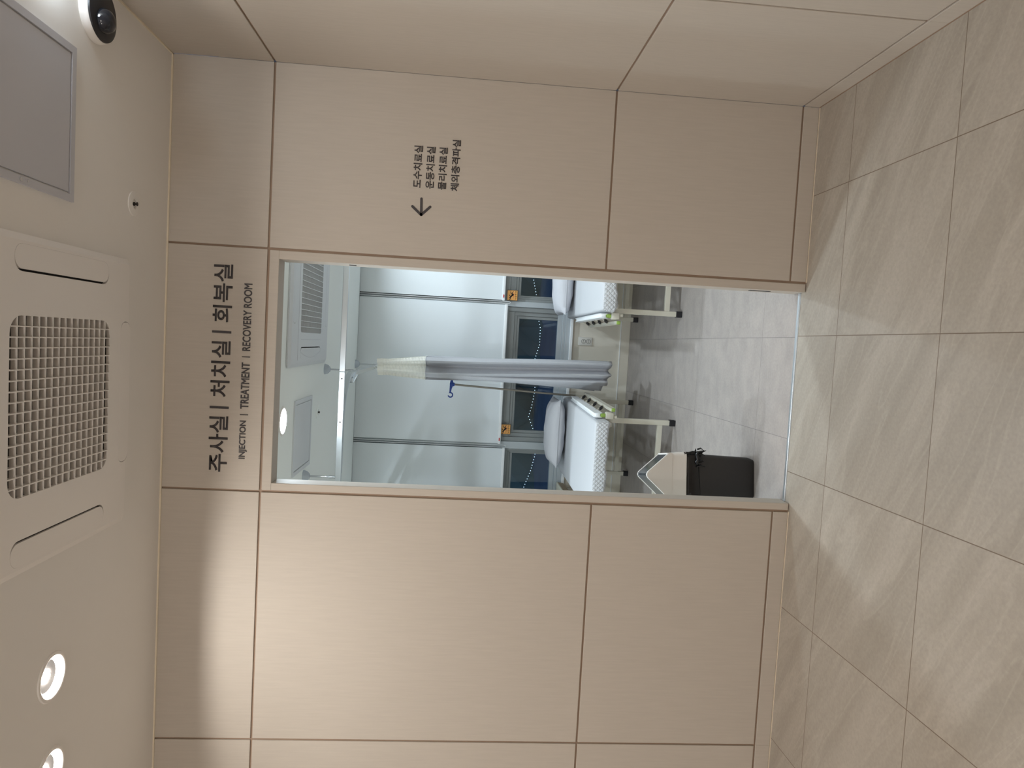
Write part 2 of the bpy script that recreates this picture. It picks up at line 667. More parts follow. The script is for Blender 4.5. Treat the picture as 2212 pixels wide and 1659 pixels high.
# ------------------------------------------------------------------ right wall
b = B()
YS = 2.1836
for y0, y1 in ((YB, YS), (YS, D)):
    for k, (z0, z1) in enumerate(rows):
        a = y0 + (G if (y0 > YB and k == 1) else 0)
        c = y1 - (G if (y1 < D and k == 1) else 0)
        box(b, (XR, a, z0 + (G if z0 > .01 else 0)), (XR + T, c, z1 - (G if z1 < ZC - .01 else 0)), 0.0012, 1)
wr = struct('wall_right', b, M_WALL)
b = B()
box(b, (XR + T - 0.0005, YB, 0), (XR + 0.08, D, ZC + .1))
obj('joint_backing', b, M_JOINT, wr)
b = B()
box(b, (XR - 0.001, YB, 0), (XR + 0.002, D, 0.004))
obj('caulk_line', b, M_JOINT, wr)
# remaining hall walls (out of frame, they close the hall)
b = B()
box(b, (XL_H - 0.08, YB, 0), (XL_H, D + .08, ZC + .1))
struct('wall_left', b, M_WALL)
b = B()
box(b, (XL_H, YB - 0.08, 0), (XR, YB, ZC + .1))
struct('wall_front', b, M_WALL)


# ------------------------------------------------------------------ downlights
M_REFL = mat('satin_reflector', (240, 236, 230), 0.35)
M_PLATE = mat('bronze_back_plate', (22, 18, 16), 0.6)


def downlight(x, y, z, r, rec, mlamp, label, group, led=False):
    t = thing('downlight', label, 'ceiling light', (x, y, z), 0, group)
    a = B()
    lathe(a, [(r + 0.004, 0.001), (r + 0.014, 0.0), (r + 0.012, -0.004), (r + 0.004, -0.005), (r, -0.003), (r, 0.004), (r + 0.004, 0.001)], seg=40)
    obj('trim_ring', a, M_WHITE, t, 40)
    if led:
        a = B()
        lathe(a, [(r, 0.0), (r - 0.006, rec * 0.5), (r - 0.014, rec)], seg=40)
        obj('reflector', a, M_REFL, t, 40)
        a = B()
        lathe(a, [(0, rec - 0.001), (r - 0.014, rec - 0.001)], seg=40)
        obj('back_plate', a, M_PLATE, t)
        a = B()
        lathe(a, [(0.014, rec - 0.001), (0.013, rec - 0.004), (0, rec - 0.006)], seg=24)
        obj('led_chip', a, mlamp, t)
    else:
        a = B()
        lathe(a, [(r, 0.0), (r - 0.004, rec * 0.5), (r - 0.008, rec)], seg=40)
        obj('reflector', a, M_WHITE, t, 40)
        a = B()
        lathe(a, [(0, rec - 0.002), (r - 0.008, rec - 0.002)], seg=40)
        obj('diffuser', a, mlamp, t)
    a = B()
    lathe(a, [(r + 0.002, 0.002), (r + 0.002, rec + 0.02), (0, rec + 0.02)], seg=40)
    obj('can', a, M_WHITE, t, 40)
    return t


hl = ['round recessed hall ceiling light nearer the ceiling air conditioner',
      'round recessed hall ceiling light cut off by the photo edge']
for i, (x, y) in enumerate(HALL_LAMPS):
    downlight(x, y, ZC, 0.064, 0.017, M_LAMPH, hl[i] if i < 2 else 'unseen round recessed ceiling light added to brighten the hall', 'hall ceiling lights', True)

# unseen opal globes added behind the viewer to fill ceiling and upper walls
for gx_, gy_ in ((-0.9, -1.9), (-2.7, -1.2)):
    t = thing('fill_lamp', 'unseen opal globe lamp added behind the viewer as fill light', 'pendant lamp', (gx_, gy_, ZC), 0, 'added fill globes')
    a = B()
    lathe(a, [(0, -0.03), (0.05, -0.03), (0.06, -0.02), (0.06, 0), (0, 0)], seg=28)
    obj('canopy', a, M_WHITE, t, 40)
    a = B()
    tube(a, [(0, 0, -0.03), (0, 0, -0.36)], 0.004, 8)
    obj('cord', a, M_BLACK, t, 40)
    a = B()
    bmesh.ops.create_uvsphere(a, u_segments=32, v_segments=16, radius=0.15)
    for v in a.verts:
        v.co.z -= 0.50
    obj('globe', a, M_FILLGLOBE, t, 60)

# small domed lamp by the right wall, just outside the frame
t = thing('sensor_lamp', 'small cool white domed lamp beside the ceiling camera', 'ceiling light', (1.035, 2.12, ZC))
a = B()
lathe(a, [(0, -0.012), (0.055, -0.012), (0.058, -0.006), (0.058, 0.0), (0, 0)], seg=32)
obj('base', a, M_WHITE, t, 40)
a = B()
lathe(a, [(0.045, -0.012), (0.043, -0.03), (0.03, -0.044), (0, -0.05)], seg=32)
obj('dome', a, M_SENSOR, t, 60)


# ------------------------------------------------------------------ ceiling cassette air conditioners
def stadium(cx, cy_, half, depth, sgn, r):
    """slot outline lying along y, inner side towards -sgn x"""
    x_in, x_out = cx, cx + sgn * depth
    pts = rrect(min(x_in, x_out), cy_ - half, max(x_in, x_out), cy_ + half, r, 6)
    return pts


def cassette(label, cx, cy_, zc, hx, hy, th, gx, gy, gcy, so, sh, sd, mm, nx, ny, fine=0.0, arc=None, round_g=0.05):
    t = thing('ceiling_air_conditioner', label, 'air conditioner', (cx, cy_, zc))
    gap = 0.004
    hole_g = rrect(-gx, gcy - gy, gx, gcy + gy, round_g)
    slots = []
    for s in (-1, 1):
        slots.append(('x', s, stadium(s * so, gcy, sh, sd, s, sd * 0.45)))
        ys = [(q, p) for p, q in stadium(s * so, 0, sh, sd, s, sd * 0.45)]
        slots.append(('y', s, [(p, q + gcy * 0) for p, q in ys]))
    outer = rrect(-hx, -hy, hx, hy, 0.02)
    # panel: flat face with openings plus a bevelled rim
    a = B()
    inner = rrect(-hx + 0.02, -hy + 0.02, hx - 0.02, hy - 0.02, 0.02)
    holes = [hole_g] + [s[2] for s in slots]
    plate(a, inner, holes, -th, -th + 0.012)
    n = len(outer)
    vo = [a.verts.new((p[0], p[1], -0.001)) for p in outer]
    vm = [a.verts.new((p[0], p[1], -th * 0.45)) for p in outer]
    vi = [a.verts.new((p[0], p[1], -th)) for p in inner]
    for i in range(n):
        j = (i + 1) % n
        a.faces.new((vo[i], vo[j], vm[j], vm[i]))
        a.faces.new((vm[i], vm[j], vi[j], vi[i]))
    obj('panel', a, mm, t, 35)
    a = B()
    box(a, (-hx + 0.03, -hy + 0.03, -0.006), (hx - 0.03, hy - 0.03, -0.0015))
    obj('inner_tray', a, M_DARK, t)
    # vanes fill the openings except for a slit on the side towards the grille
    for ax, s, pts in slots:
        cxm = sum(p[0] for p in pts) / len(pts)
        cym = sum(p[1] for p in pts) / len(pts)
        q = []
        for px, py in pts:
            if ax == 'x':
                px = px + (s * 0.0065 if (px - cxm) * s < 0 else 0)
            q.append((cxm + (px - cxm) * 0.992, cym + (py - cym) * 0.996))
        a = B()
        plate(a, q, [], -th - 0.0002, -th + 0.008)
        obj('vane', a, mm, t)
    # egg-crate grille
    a = B()
    zt, zb = -th + 0.016, -th - 0.001
    w = 0.0034
    rr = round_g

    def span(u, half, rad, other):
        d = half - abs(u)
        if d < rad:
            return other - (rad - math.sqrt(max(0, rad * rad - (rad - d) ** 2)))
        return other
    for i in range(1, nx):
        x = -gx + 2 * gx * i / nx
        e = span(x, gx, rr, gy)
        box(a, (x - w / 2, gcy - e, zb), (x + w / 2, gcy + e, zt))
    for i in range(1, ny):
        y = -gy + 2 * gy * i / ny
        e = span(y, gy, rr, gx)
        w2 = w * (0.45 if fine else 1)
        box(a, (-e, gcy + y - w2 / 2, zb + 0.0008), (e, gcy + y + w2 / 2, zt))
    obj('grille', a, mm, t)
    # seam of the grille door
    if arc:
        a = B()
        tube(a, [(-arc, gcy - gy * 0.93 + 2 * gy * 0.93 * k / 12, -th - 0.0002) for k in range(13)], 0.0012, 6)
        tube(a, [(-arc - 0.07 - 0.03 * math.sin(PI * k / 12), gcy - gy * 0.93 + 2 * gy * 0.93 * k / 12, -th - 0.0002) for k in range(13)], 0.0011, 6)
        tube(a, [(-arc - 0.11 + 0.05 * k, gcy - gy - 0.055, -th - 0.0002) for k in range(20)], 0.0011, 6)
        obj('seam_line', a, M_HATCH, t)
    return t


cassette('large square ceiling air conditioner with egg-crate grille in the beige hall', -0.246, 2.195, ZC, 0.475, 0.45, 0.022,
         0.252, 0.268, 0.03, 0.372, 0.252, 0.075, M_WHITE, 17, 16)
cassette('ceiling air conditioner inside the recovery room behind the door head', 0.312, 4.06, ZR, 0.49, 0.49, 0.02,
         0.308, 0.272, 0.0, 0.385, 0.265, 0.062, M_WHITE2, 20, 18, fine=1, arc=0.345, round_g=0.02)


# ------------------------------------------------------------------ access hatches
def hatch(label, x0, y0, x1, y1, z, m, keys):
    cx, cy_ = (x0 + x1) / 2, (y0 + y1) / 2
    hx, hy = (x1 - x0) / 2, (y1 - y0) / 2
    t = thing('access_hatch', label, 'ceiling hatch', (cx, cy_, z))
    a = B()
    plate(a, [(-hx, -hy), (hx, -hy), (hx, hy), (-hx, hy)], [[(-hx + .022, -hy + .022), (hx - .022, -hy + .022), (hx - .022, hy - .022), (-hx + .022, hy - .022)]], -0.008, 0.0)
    obj('frame', a, m, t)
    a = B()
    box(a, (-hx + .027, -hy + .027, -0.006), (hx - .027, hy - .027, -0.0005), 0.001, 1)
    obj('door_panel', a, m, t)
    if keys:
        a = B()
        lathe(a, [(0, -0.0095), (0.006, -0.0095), (0.006, -0.005), (0, -0.005)], (-hx + .012, -hy * 0.15, 0), 12)
        lathe(a, [(0, -0.0095), (0.004, -0.0095), (0.004, -0.005), (0, -0.005)], (-hx + .013, -hy * 0.15 + 0.03, 0), 12)
        obj('latch', a, M_CHROME, t)
    return t


hatch('grey square access hatch in the hall ceiling beside the camera', 0.362, 1.825, 0.826, 2.28, ZC, M_HATCH, True)
hatch('pale square access hatch in the recovery room ceiling past the lamp', -0.772, 3.778, -0.362, 4.215, ZR, M_WHITE2, False)


# ------------------------------------------------------------------ sprinklers
def sprinkler(label, x, y, z, m):
    t = thing('sprinkler', label, 'sprinkler', (x, y, z))
    a = B()
    lathe(a, [(0.045, 0), (0.044, -0.003), (0.02, -0.006), (0.016, -0.003), (0.016, 0)], seg=28)
    obj('escutcheon', a, m, t, 40)
    a = B()
    lathe(a, [(0, -0.014), (0.007, -0.014), (0.0075, -0.012), (0.004, -0.011), (0.004, -0.006), (0.007, -0.004), (0.007, 0), (0, 0)], seg=16)
    obj('head', a, M_DARK, t, 40)


sprinkler('small round sprinkler head in the beige hall ceiling', 0.437, 2.69, ZC, M_CEIL)
sprinkler('small dark sprinkler head in the recovery room ceiling', -0.484, 4.42, ZR, M_CEILR)

# ------------------------------------------------------------------ dome camera
t = thing('ceiling_camera', 'white ceiling security camera with a black bulging face', 'security camera', (0.978, 2.385, ZC))
a = B()
lathe(a, [(0, 0), (0.090, 0), (0.093, -0.006), (0.091, -0.020), (0.087, -0.026), (0, -0.026)], seg=48)
obj('base', a, M_WHITE, t, 40)
a = B()
lathe(a, [(0.086, -0.025), (0.085, -0.031), (0.068, -0.038), (0.0, -0.040)], seg=48)
obj('face', a, M_BLACK, t, 50)
a = B()
lathe(a, [(0.038, -0.034), (0.037, -0.048), (0.030, -0.062), (0.016, -0.070), (0, -0.072)], (-0.028, -0.014, 0), seg=32)
obj('dome', a, mat('dark_gloss', (30, 32, 38), 0.06), t, 60)


# ------------------------------------------------------------------ lettering
def text_mesh(body, x0, x1, z0, z1, bold):
    c = bpy.data.curves.new('lettering', 'FONT')
    c.body = body
    c.size = 1
    c.offset = bold
    c.extrude = 0
    c.resolution_u = 4
    o = bpy.data.objects.new('lettering', c)
    COL.objects.link(o)
    bpy.context.view_layer.update()
    me = bpy.data.meshes.new_from_object(o.evaluated_get(bpy.context.evaluated_depsgraph_get()))
    bpy.data.objects.remove(o)
    bpy.data.curves.remove(c)
    xs = [v.co.x for v in me.vertices]
    ys = [v.co.y for v in me.vertices]
    ax, bx = min(xs), max(xs)
    ay, by = min(ys), max(ys)
    out = B()
    out.from_mesh(me)
    bpy.data.meshes.remove(me)
    bmesh.ops.dissolve_limit(out, angle_limit=0.01, verts=out.verts, edges=out.edges)
    for v in out.verts:
        v.co = Vector((x0 + (v.co.x - ax) / (bx - ax) * (x1 - x0), 0, z0 + (v.co.y - ay) / (by - ay) * (z1 - z0)))
    r = bmesh.ops.extrude_face_region(out, geom=out.faces[:])
    for g in r['geom']:
        if isinstance(g, bmesh.types.BMVert):
            g.co.y -= 0.0016
    return out


def lettering(name, body, x0, x1, z0, z1, bold, parent, m=M_INK, fat=0.0):
    w = text_mesh(body, x0 + fat, x1 - fat, z0 + fat, z1 - fat, bold)
    if fat:                                     # heavier strokes: four slightly shifted layers
        src = bpy.data.meshes.new('tmp')
        w.to_mesh(src)
        w.clear()
        for k, (dx, dz) in enumerate(((-1, -1), (1, -1), (1, 1), (-1, 1))):
            n0 = len(w.verts)
            w.from_mesh(src)
            w.verts.ensure_lookup_table()
            for v in w.verts[n0:]:
                v.co += Vector((dx * fat, -0.00008 * k, dz * fat))
        bpy.data.meshes.remove(src)
    return obj(name, w, m, parent)


t = thing('room_sign', 'dark room name lettering above the doorway in two scripts', 'sign', (0, D - 0.0002, 0))
for body, x0, x1 in (('주사실', -0.597, -0.363), ('처치실', -0.283, -0.050), ('회복실', 0.028, 0.266)):
    lettering('korean_lettering', body, x0, x1, 2.446, 2.523, 0.014, t)
for x in (-0.327, -0.013):
    a = B()
    box(a, (x - 0.0048, -0.0016, 2.446), (x + 0.0048, 0, 2.523))
    obj('divider_bar', a, M_INK, t)
for body, x0, x1 in (('INJECTION', -0.539, -0.378), ('TREATMENT', -0.328, -0.1346), ('RECOVERY ROOM', -0.086, 0.1925)):
    lettering('english_lettering', body, x0, x1, 2.3665, 2.3995, 0.0, t, fat=0.0006)
for x in (-0.353, -0.111):
    a = B()
    box(a, (x - 0.0019, -0.0016, 2.3665), (x + 0.0019, 0, 2.3995))
    obj('divider_bar', a, M_INK, t)
t = thing('direction_sign', 'dark therapy room list with a left arrow beside the doorway', 'sign', (0, D - 0.0002, 0))
for body, x0, x1, z0, z1 in (('도수치료실', 0.632, 0.805, 1.694, 1.730), ('운동치료실', 0.632, 0.804, 1.642, 1.678),
                             ('물리치료실', 0.631, 0.805, 1.591, 1.626), ('체외충격파실', 0.629, 0.840, 1.538, 1.573)):
    lettering('korean_lettering', body, x0, x1, z0, z1, 0.018, t)
a = B()


def stroke(bm, p, q, r, y0=-0.0016, y1=0.0):
    p, q = Vector(p), Vector(q)
    d = (q - p)
    ang = math.atan2(d.y, d.x)
    pts = []
    for c, a0 in ((q, ang - PI / 2), (p, ang + PI / 2)):
        for i in range(9):
            aa = a0 + PI * i / 8
            pts.append((c.x + r * math.cos(aa), c.y + r * math.sin(aa)))
    f = [bm.verts.new((x, y0, z)) for x, z in pts]
    g = [bm.verts.new((x, y1, z)) for x, z in pts]
    bm.faces.new(f)
    bm.faces.new(g[::-1])
    for i in range(len(f)):
        j = (i + 1) % len(f)
        bm.faces.new((f[i], f[j], g[j], g[i]))


stroke(a, (0.521, 1.689), (0.588, 1.691), 0.0052)
stroke(a, (0.521, 1.689), (0.554, 1.727), 0.0052)
stroke(a, (0.521, 1.689), (0.557, 1.653), 0.0052)
obj('arrow', a, M_INK, t)

# ================================================================== recovery room
# ceiling with lamp openings, ending short of the windows
b = B()
ov, fs = planar([(XL_R, DB), (XR_R, DB), (XR_R, YE), (XL_R, YE)], [circle(x, y, 0.066) for x, y in ROOM_LAMPS])
vv = [b.verts.new((p.x, p.y, ZR)) for p in ov]
for f in fs:
    b.faces.new([vv[i] for i in f])
box(b, (XL_R, YE - 0.012, ZR), (XR_R, YE, ZR + 0.30))
box(b, (XL_R, DB, ZR + 0.14), (XR_R, YE, ZR + 0.20))
box(b, (XL_R, YE - .012, ZR + 0.30), (XR_R, YW + .2, ZR + 0.34))
struct('ceiling_recovery', b, M_CEILR)
b = B()
box(b, (XL_R - 0.06, DB, 0), (XL_R, YW + .2, ZR + .3))
struct('wall_recovery_left', b, M_WALLR)
b = B()
box(b, (XR_R, DB, 0), (XR_R + 0.06, YW + .2, ZR + .3))
struct('wall_recovery_right', b, M_WALLR)
for i, (x, y) in enumerate(ROOM_LAMPS):
    downlight(x, y, ZR, 0.062, 0.014, M_LAMPR,
              'bright round downlight just inside the doorway head' if i == 0 else 'round downlight of the recovery room outside the photo', 'recovery room downlights')

# window wall: low wall, sill, frames, panes
ZS = 0.513                      # underside of the sill
MUL = [(-2.9, -2.13, .05, .05), (-2.03, -0.920, .10, .045), (-0.855, 0.335, .10, .10), (0.385, 1.50, .055, .10), (1.60, 2.30, .1, .1)]  # clear openings between posts
b = B()
box(b, (XL_R, YW, 0), (XR_R, YW + 0.2, ZS))
box(b, (XL_R, YW + 0.02, 2.44), (XR_R, YW + 0.2, ZR + .3))
ww = struct('wall_window', b, M_WALLR)
b = B()
box(b, (XL_R, YW - 0.012, 0), (XR_R, YW, 0.080), 0.002, 1)
struct('baseboard_window', b, M_WALLR)
b = B()
box(b, (XL_R, YW - 0.0135, 0.080), (XR_R, YW, 0.085))
struct('trim_3', b, M_SILL)
b = B()
box(b, (XL_R, YW - 0.03, ZS), (XR_R, YW + 0.06, ZS + 0.024), 0.003, 1)
sl = struct('trim_4', b, M_SILL)
YF = YW + 0.035                 # window frames stand a little back
ZG0, ZG1 = 0.648, 0.985
for i, (x0, x1, wl, wr_) in enumerate(MUL):
    b = B()
    # stepped sill tracks
    zb = ZS + 0.024
    box(b, (x0 - .02, YF - 0.03, zb), (x1 + .02, YF + 0.09, zb + 0.040), 0.002, 1)
    box(b, (x0, YF - 0.015, zb + 0.040), (x1, YF + 0.09, zb + 0.066), 0.002, 1)
    box(b, (x0, YF + 0.005, zb + 0.066), (x1, YF + 0.06, ZG0 - 0.004), 0.002, 1)
    wo = struct('window_%d' % (i + 1), b, M_ALUS)
    b = B()
    # side members in three steps, head members in steps
    for s, xe, wd in ((1, x0, wl), (-1, x1, wr_)):
        for q0, q1, ya, yb_ in ((0, 0.4, -0.012, 0.07), (0.4, 0.74, 0.008, 0.06), (0.74, 1.0, 0.02, 0.055)):
            p0, p1 = xe + s * wd * q0, xe + s * wd * q1
            box(b, (min(p0, p1), YF + ya, zb + .05), (max(p0, p1), YF + yb_, 2.45), 0.0015, 1)
    box(b, (x0, YF - 0.020, 1.082), (x1, YF + 0.07, 1.30), 0.002, 1)
    box(b, (x0 + wl * .4, YF - 0.004, 1.030), (x1 - wr_ * .4, YF + 0.065, 1.082), 0.002, 1)
    box(b, (x0 + wl * .74, YF + 0.010, 1.006), (x1 - wr_ * .74, YF + 0.06, 1.030), 0.002, 1)
    box(b, (x0 + wl * .98, YF + 0.020, ZG1), (x1 - wr_ * .98, YF + 0.055, 1.006), 0.002, 1)
    obj('window_frame', b, M_ALUF, wo)
    b = B()
    box(b, (x0 + wl - .003, YF + 0.034, ZG0 - .01), (x1 - wr_ + .003, YF + 0.042, ZG1 + .01))
    obj('glass', b, M_GLASS, wo)
    b = B()
    box(b, (x0 + .1, YF + 0.05, 1.2), (x1 - .1, YF + 0.06, 2.45))
    obj('upper_panel', b, M_ALUF, wo)
# posts between the windows
for k, (l, r) in enumerate(zip(MUL, MUL[1:])):
    b = B()
    box(b, (l[1], YF - 0.03, zb), (r[0], YF + 0.10, 2.45), 0.003, 1)
    struct('trim_%d' % (5 + k), b, M_ALUS)


# ------------------------------------------------------------------ roller blinds
def blind(label, x0, x1, zbot, chain_x, sticker):
    t = thing('roller_blind', label, 'roller blind', (0, 6.105, 0), 0, 'roller blinds in front of the windows')
    a = B()
    box(a, (x0, -0.001, zbot + 0.01), (x1, 0.001, 2.52))
    obj('fabric', a, M_BLIND, t)
    a = B()
    bar(a, (x0 - 0.006, 0, zbot + 0.008), (x1 + 0.006, 0, zbot + 0.008), 0.018, 0.026, bev=0.006)
    obj('bottom_bar', a, M_SILL, t, 40)
    a = B()
    tube(a, [(x0, 0.02, 2.53), (x1, 0.02, 2.53)], 0.024, 14)
    obj('roller', a, M_SILL, t, 40)
    if sticker is not None:
        a = B()
        box(a, (sticker, -0.0118, zbot + 0.003), (sticker + 0.026, -0.0105, zbot + 0.013))
        obj('red_tag', a, M_RED, t)
    if chain_x is not None:
        a = B()
        zl = zbot - 0.055
        pts = [(chain_x - 0.009, -0.012, 2.5), (chain_x - 0.009, -0.012, zl + .02)]
        pts += [(chain_x - 0.009 * math.cos(PI * k / 6), -0.012, zl + .02 - 0.018 * math.sin(PI * k / 6)) for k in range(1, 7)]
        pts += [(chain_x + 0.009, -0.012, 2.5)]
        tube(a, pts, 0.0022, 6)
        obj('pull_chain', a, M_SILL, t, 40)
    return t


blind('roller blind above the nearer right bed, cut by the door jamb', 0.385, 1.53, 1.135, 0.365, 0.405)
blind('wide roller blind hanging behind the gathered curtain', -0.868, 0.345, 1.106, -0.890, -0.845)
blind('roller blind by the left door jamb, lower than its neighbour', -2.06, -0.912, 1.064, None, None)


# ------------------------------------------------------------------ warning stickers
def sticker(label, x0, x1, z0, z1, y):
    t = thing('warning_sticker', label, 'sticker', ((x0 + x1) / 2, y, (z0 + z1) / 2), 0, 'orange warning stickers on the window frames')
    hx, hz = (x1 - x0) / 2, (z1 - z0) / 2
    a = B()
    box(a, (-hx, -0.0006, -hz), (hx, 0.0, hz))
    obj('border', a, M_STKEDGE, t)
    a = B()
    box(a, (-hx + .004, -0.0012, -hz + .004), (hx - .004, -0.0006, hz - .004))
    obj('face', a, M_ORANGE, t)
    a = B()
    k = hx / 0.046

    def st(p, q, r):
        stroke(a, (p[0] * k, p[1] * k), (q[0] * k, q[1] * k), r * k, -0.0018, -0.0012)
    # slipping person: body, head, arms, legs
    st((-0.004, 0.006), (0.006, -0.006), 0.0065)
    st((-0.014, 0.014), (-0.004, 0.006), 0.0050)
    st((-0.020, 0.022), (-0.019, 0.0225), 0.0045)
    st((-0.014, 0.012), (-0.038, 0.022), 0.0028)
    st((-0.012, 0.014), (0.002, 0.029), 0.0026)
    st((0.006, -0.004), (0.014, 0.012), 0.0030)
    st((0.014, 0.012), (0.030, 0.016), 0.0030)
    st((0.008, -0.006), (0.018, 0.004), 0.0030)
    st((0.018, 0.004), (0.033, -0.006), 0.0030)
    stroke(a, (-0.036 * k, -0.0075 * k), (-0.010 * k, -0.0075 * k), 0.0011 * k, -0.0018, -0.0012)
    obj('pictogram', a, M_BLACK, t)
    a = B()
    for dx in (-0.010, -0.002, 0.006, 0.014):
        stroke(a, (dx * k, -0.008 * k), ((dx + (dx - 0.002) * 0.4) * k, -0.014 * k), 0.0013 * k, -0.0018, -0.0012)
    obj('impact_marks', a, M_RED, t)
    a = text_mesh('낙상주의', -hx * 0.78, hx * 0.78, -hz * 0.80, -hz * 0.42, 0.012)
    for v in a.verts:
        v.co.y = v.co.y * 0.4 - 0.0012
    obj('korean_lettering', a, mat('brown_ink', (84, 58, 28), 0.5), t)


sticker('orange warning sticker on the window frame above the right bed', 0.385, 0.478, 1.018, 1.112, 6.137)
sticker('orange warning sticker on the window frame above the left bed', -0.790, -0.700, 1.016, 1.110, 6.137)

# ------------------------------------------------------------------ wall outlet
t = thing('wall_outlet', 'double wall outlet under the window sill', 'power outlet', (0.067, YW, 0.396))
a = B()
box(a, (-0.037, -0.010, -0.062), (0.037, 0, 0.062), 0.004)
obj('cover_plate', a, mat('outlet_plastic', (214, 212, 206), 0.45), t, 40)
for dz in (0.016, -0.028):
    a = B()
    Mx = Matrix.Translation((0, 0, dz)) @ Matrix.Rotation(PI / 2, 4, 'X')
    lathe(a, [(0.0195, 0.0095), (0.0195, 0.0115), (0.017, 0.0115), (0.016, 0.0095)], seg=24, M=Mx)
    obj('socket', a, mat('socket_shadow_grey', (118, 116, 112), 0.5), t, 40)
    a = B()
    for dx in (-0.0065, 0.0065):
        lathe(a, [(0, 0.0112), (0.003, 0.0112), (0.003, 0.0095), (0, 0.0095)], (dx, 0, 0), 10, Mx)
    obj('pin_hole', a, M_BLACK, t)


# ------------------------------------------------------------------ beds
def make_bed(label, loc, rz):
    """local frame: y from foot (0) to head (+), side rail on +x"""
    t = thing('treatment_bed', label, 'bed', loc, rz, 'treatment beds with white covers')
    hw = 0.318
    L = 1.54
    zt, zb = 0.588, 0.494
    # mattress cover: rounded slab with slightly sagging skirt
    a = B()
    box(a, (-hw - 0.004, 0, zb), (hw + 0.004, L, zt), 0.022, 4)
    bmesh.ops.subdivide_edges(a, edges=[e for e in a.edges if e.calc_length() > 0.06], cuts=18, use_grid_fill=True)
    for v in a.verts:
        s = 0.0025 * math.sin(v.co.x * 33 + v.co.y * 21) + 0.002 * math.sin(v.co.x * 71 - v.co.y * 47 + 1)
        if v.co.z < 0.53:
            v.co.z += s * 2.2
            n = Vector((v.co.x / hw if abs(v.co.x) > hw * .98 else 0, -1 if v.co.y < 0.01 else 0, 0))
            v.co += n * (0.006 + s)
    for v in a.verts:            # pinched corner gathers
        for sx in (-1, 1):
            d = (Vector((v.co.x, v.co.y)) - Vector((sx * hw, 0.0))).length
            if d < 0.07 and v.co.z < 0.57:
                v.co.z += 0.004 * math.sin(v.co.y * 240 + v.co.x * 190)
    mo = obj('mattress', a, [M_QUILT, M_TOPSHEET], t, 50)
    for p in mo.data.polygons:
        if p.normal.z > 0.8:
            p.material_index = 1
    # steel frame under it
    a = B()
    for sx in (-1, 1):
        bar(a, (sx * (hw - 0.030), 0.11, 0.474), (sx * (hw - 0.030), L - 0.03, 0.474), 0.03, 0.030, bev=0.003)
    for y in (0.20, L * 0.5, L - 0.045):
        bar(a, (-hw + 0.045, y, 0.474), (hw - 0.045, y, 0.474), 0.03, 0.030, bev=0.003)
    obj('bed_frame', a, M_STEEL, t)
    lx = hw - 0.010
    for sx in (-1, 1):
        for y in (0.20, 1.385):
            a = B()
            box(a, (sx * lx - 0.017, y - 0.017, 0.035), (sx * lx + 0.017, y + 0.017, 0.488), 0.003, 1)
            lg = obj('leg', a, M_STEEL, t)
            a = B()
            box(a, (sx * lx - 0.021, y - 0.021, 0.0), (sx * lx + 0.021, y + 0.021, 0.042), 0.004, 2)
            obj('rubber_foot', a, M_RUBBER, lg)
    for y in (0.20, 1.385):
        a = B()
        bar(a, (-lx + 0.017, y, 0.105), (lx - 0.017, y, 0.105), 0.028, 0.034, bev=0.002)
        obj('stretcher', a, M_STEEL, t)
    # folded side rail on +x
    xr_ = hw + 0.045
    rl = B()
    bar(rl, (xr_ - 0.012, 0.05, 0.556), (xr_ - 0.012, 1.06, 0.556), 0.030, 0.036, bev=0.011)
    ro = obj('side_rail', rl, M_SILL, t, 40)
    ro.location.y = 0.055
    a = B()
    bar(a, (xr_ + 0.030, 0.02, 0.462), (xr_ + 0.030, 1.04, 0.462), 0.020, 0.026, bev=0.004)
    obj('lower_rail', a, M_STEEL, ro)
    for k in range(4):
        y = 0.20 + 0.23 * k
        a = B()
        bar(a, (xr_ + 0.010, y + 0.012, 0.512), (xr_ + 0.022, y + 0.052, 0.490), 0.012, 0.011, bev=0.002)
        obj('rail_link', a, M_BLACK, ro)
        a = B()
        bar(a, (xr_ - 0.010, y + 0.028, 0.543), (xr_ + 0.024, y + 0.085, 0.472), 0.012, 0.014, bev=0.003)
        obj('rail_post', a, M_STEEL, ro)
    a = B()
    box(a, (xr_ - 0.026, 0.045, 0.505), (xr_ + 0.000, 0.075, 0.538), 0.006)
    obj('green_joint', a, M_GREEN, ro, 40)
    a = B()
    box(a, (xr_ + 0.018, 0.012, 0.449), (xr_ + 0.042, 0.040, 0.474), 0.006)
    obj('green_joint', a, M_GREEN, ro, 40)
    a = B()
    box(a, (xr_ - 0.036, 0.03, 0.452), (xr_ + 0.010, 0.085, 0.506), 0.008)
    obj('rail_bracket', a, M_STEEL, ro, 40)
    a = B()
    lathe(a, [(0, 0.012), (0.012, 0.010), (0.014, 0), (0.012, -0.010), (0, -0.012)], (xr_ - 0.02, 0.05, 0.440), 14)
    obj('rail_knob', a, M_STEEL, ro, 40)
    return t


TH1 = -0.033
c1, s1 = math.cos(TH1), math.sin(TH1)
# foot end centre of the left bed
bed1 = make_bed('white covered treatment bed left of the curtain with the folded rail on its curtain side', (-0.790, 4.515, 0), TH1)
bed2 = dup(bed1, (0.578, 4.520, 0), 0.0, 'white covered treatment bed right of the curtain, half hidden by the door jamb')
# the right bed carries its rail on the other side
for ch in bed2.children:
    if ch.name.startswith('side_rail'):
        ch.scale.x = -1

# ------------------------------------------------------------------ pillows


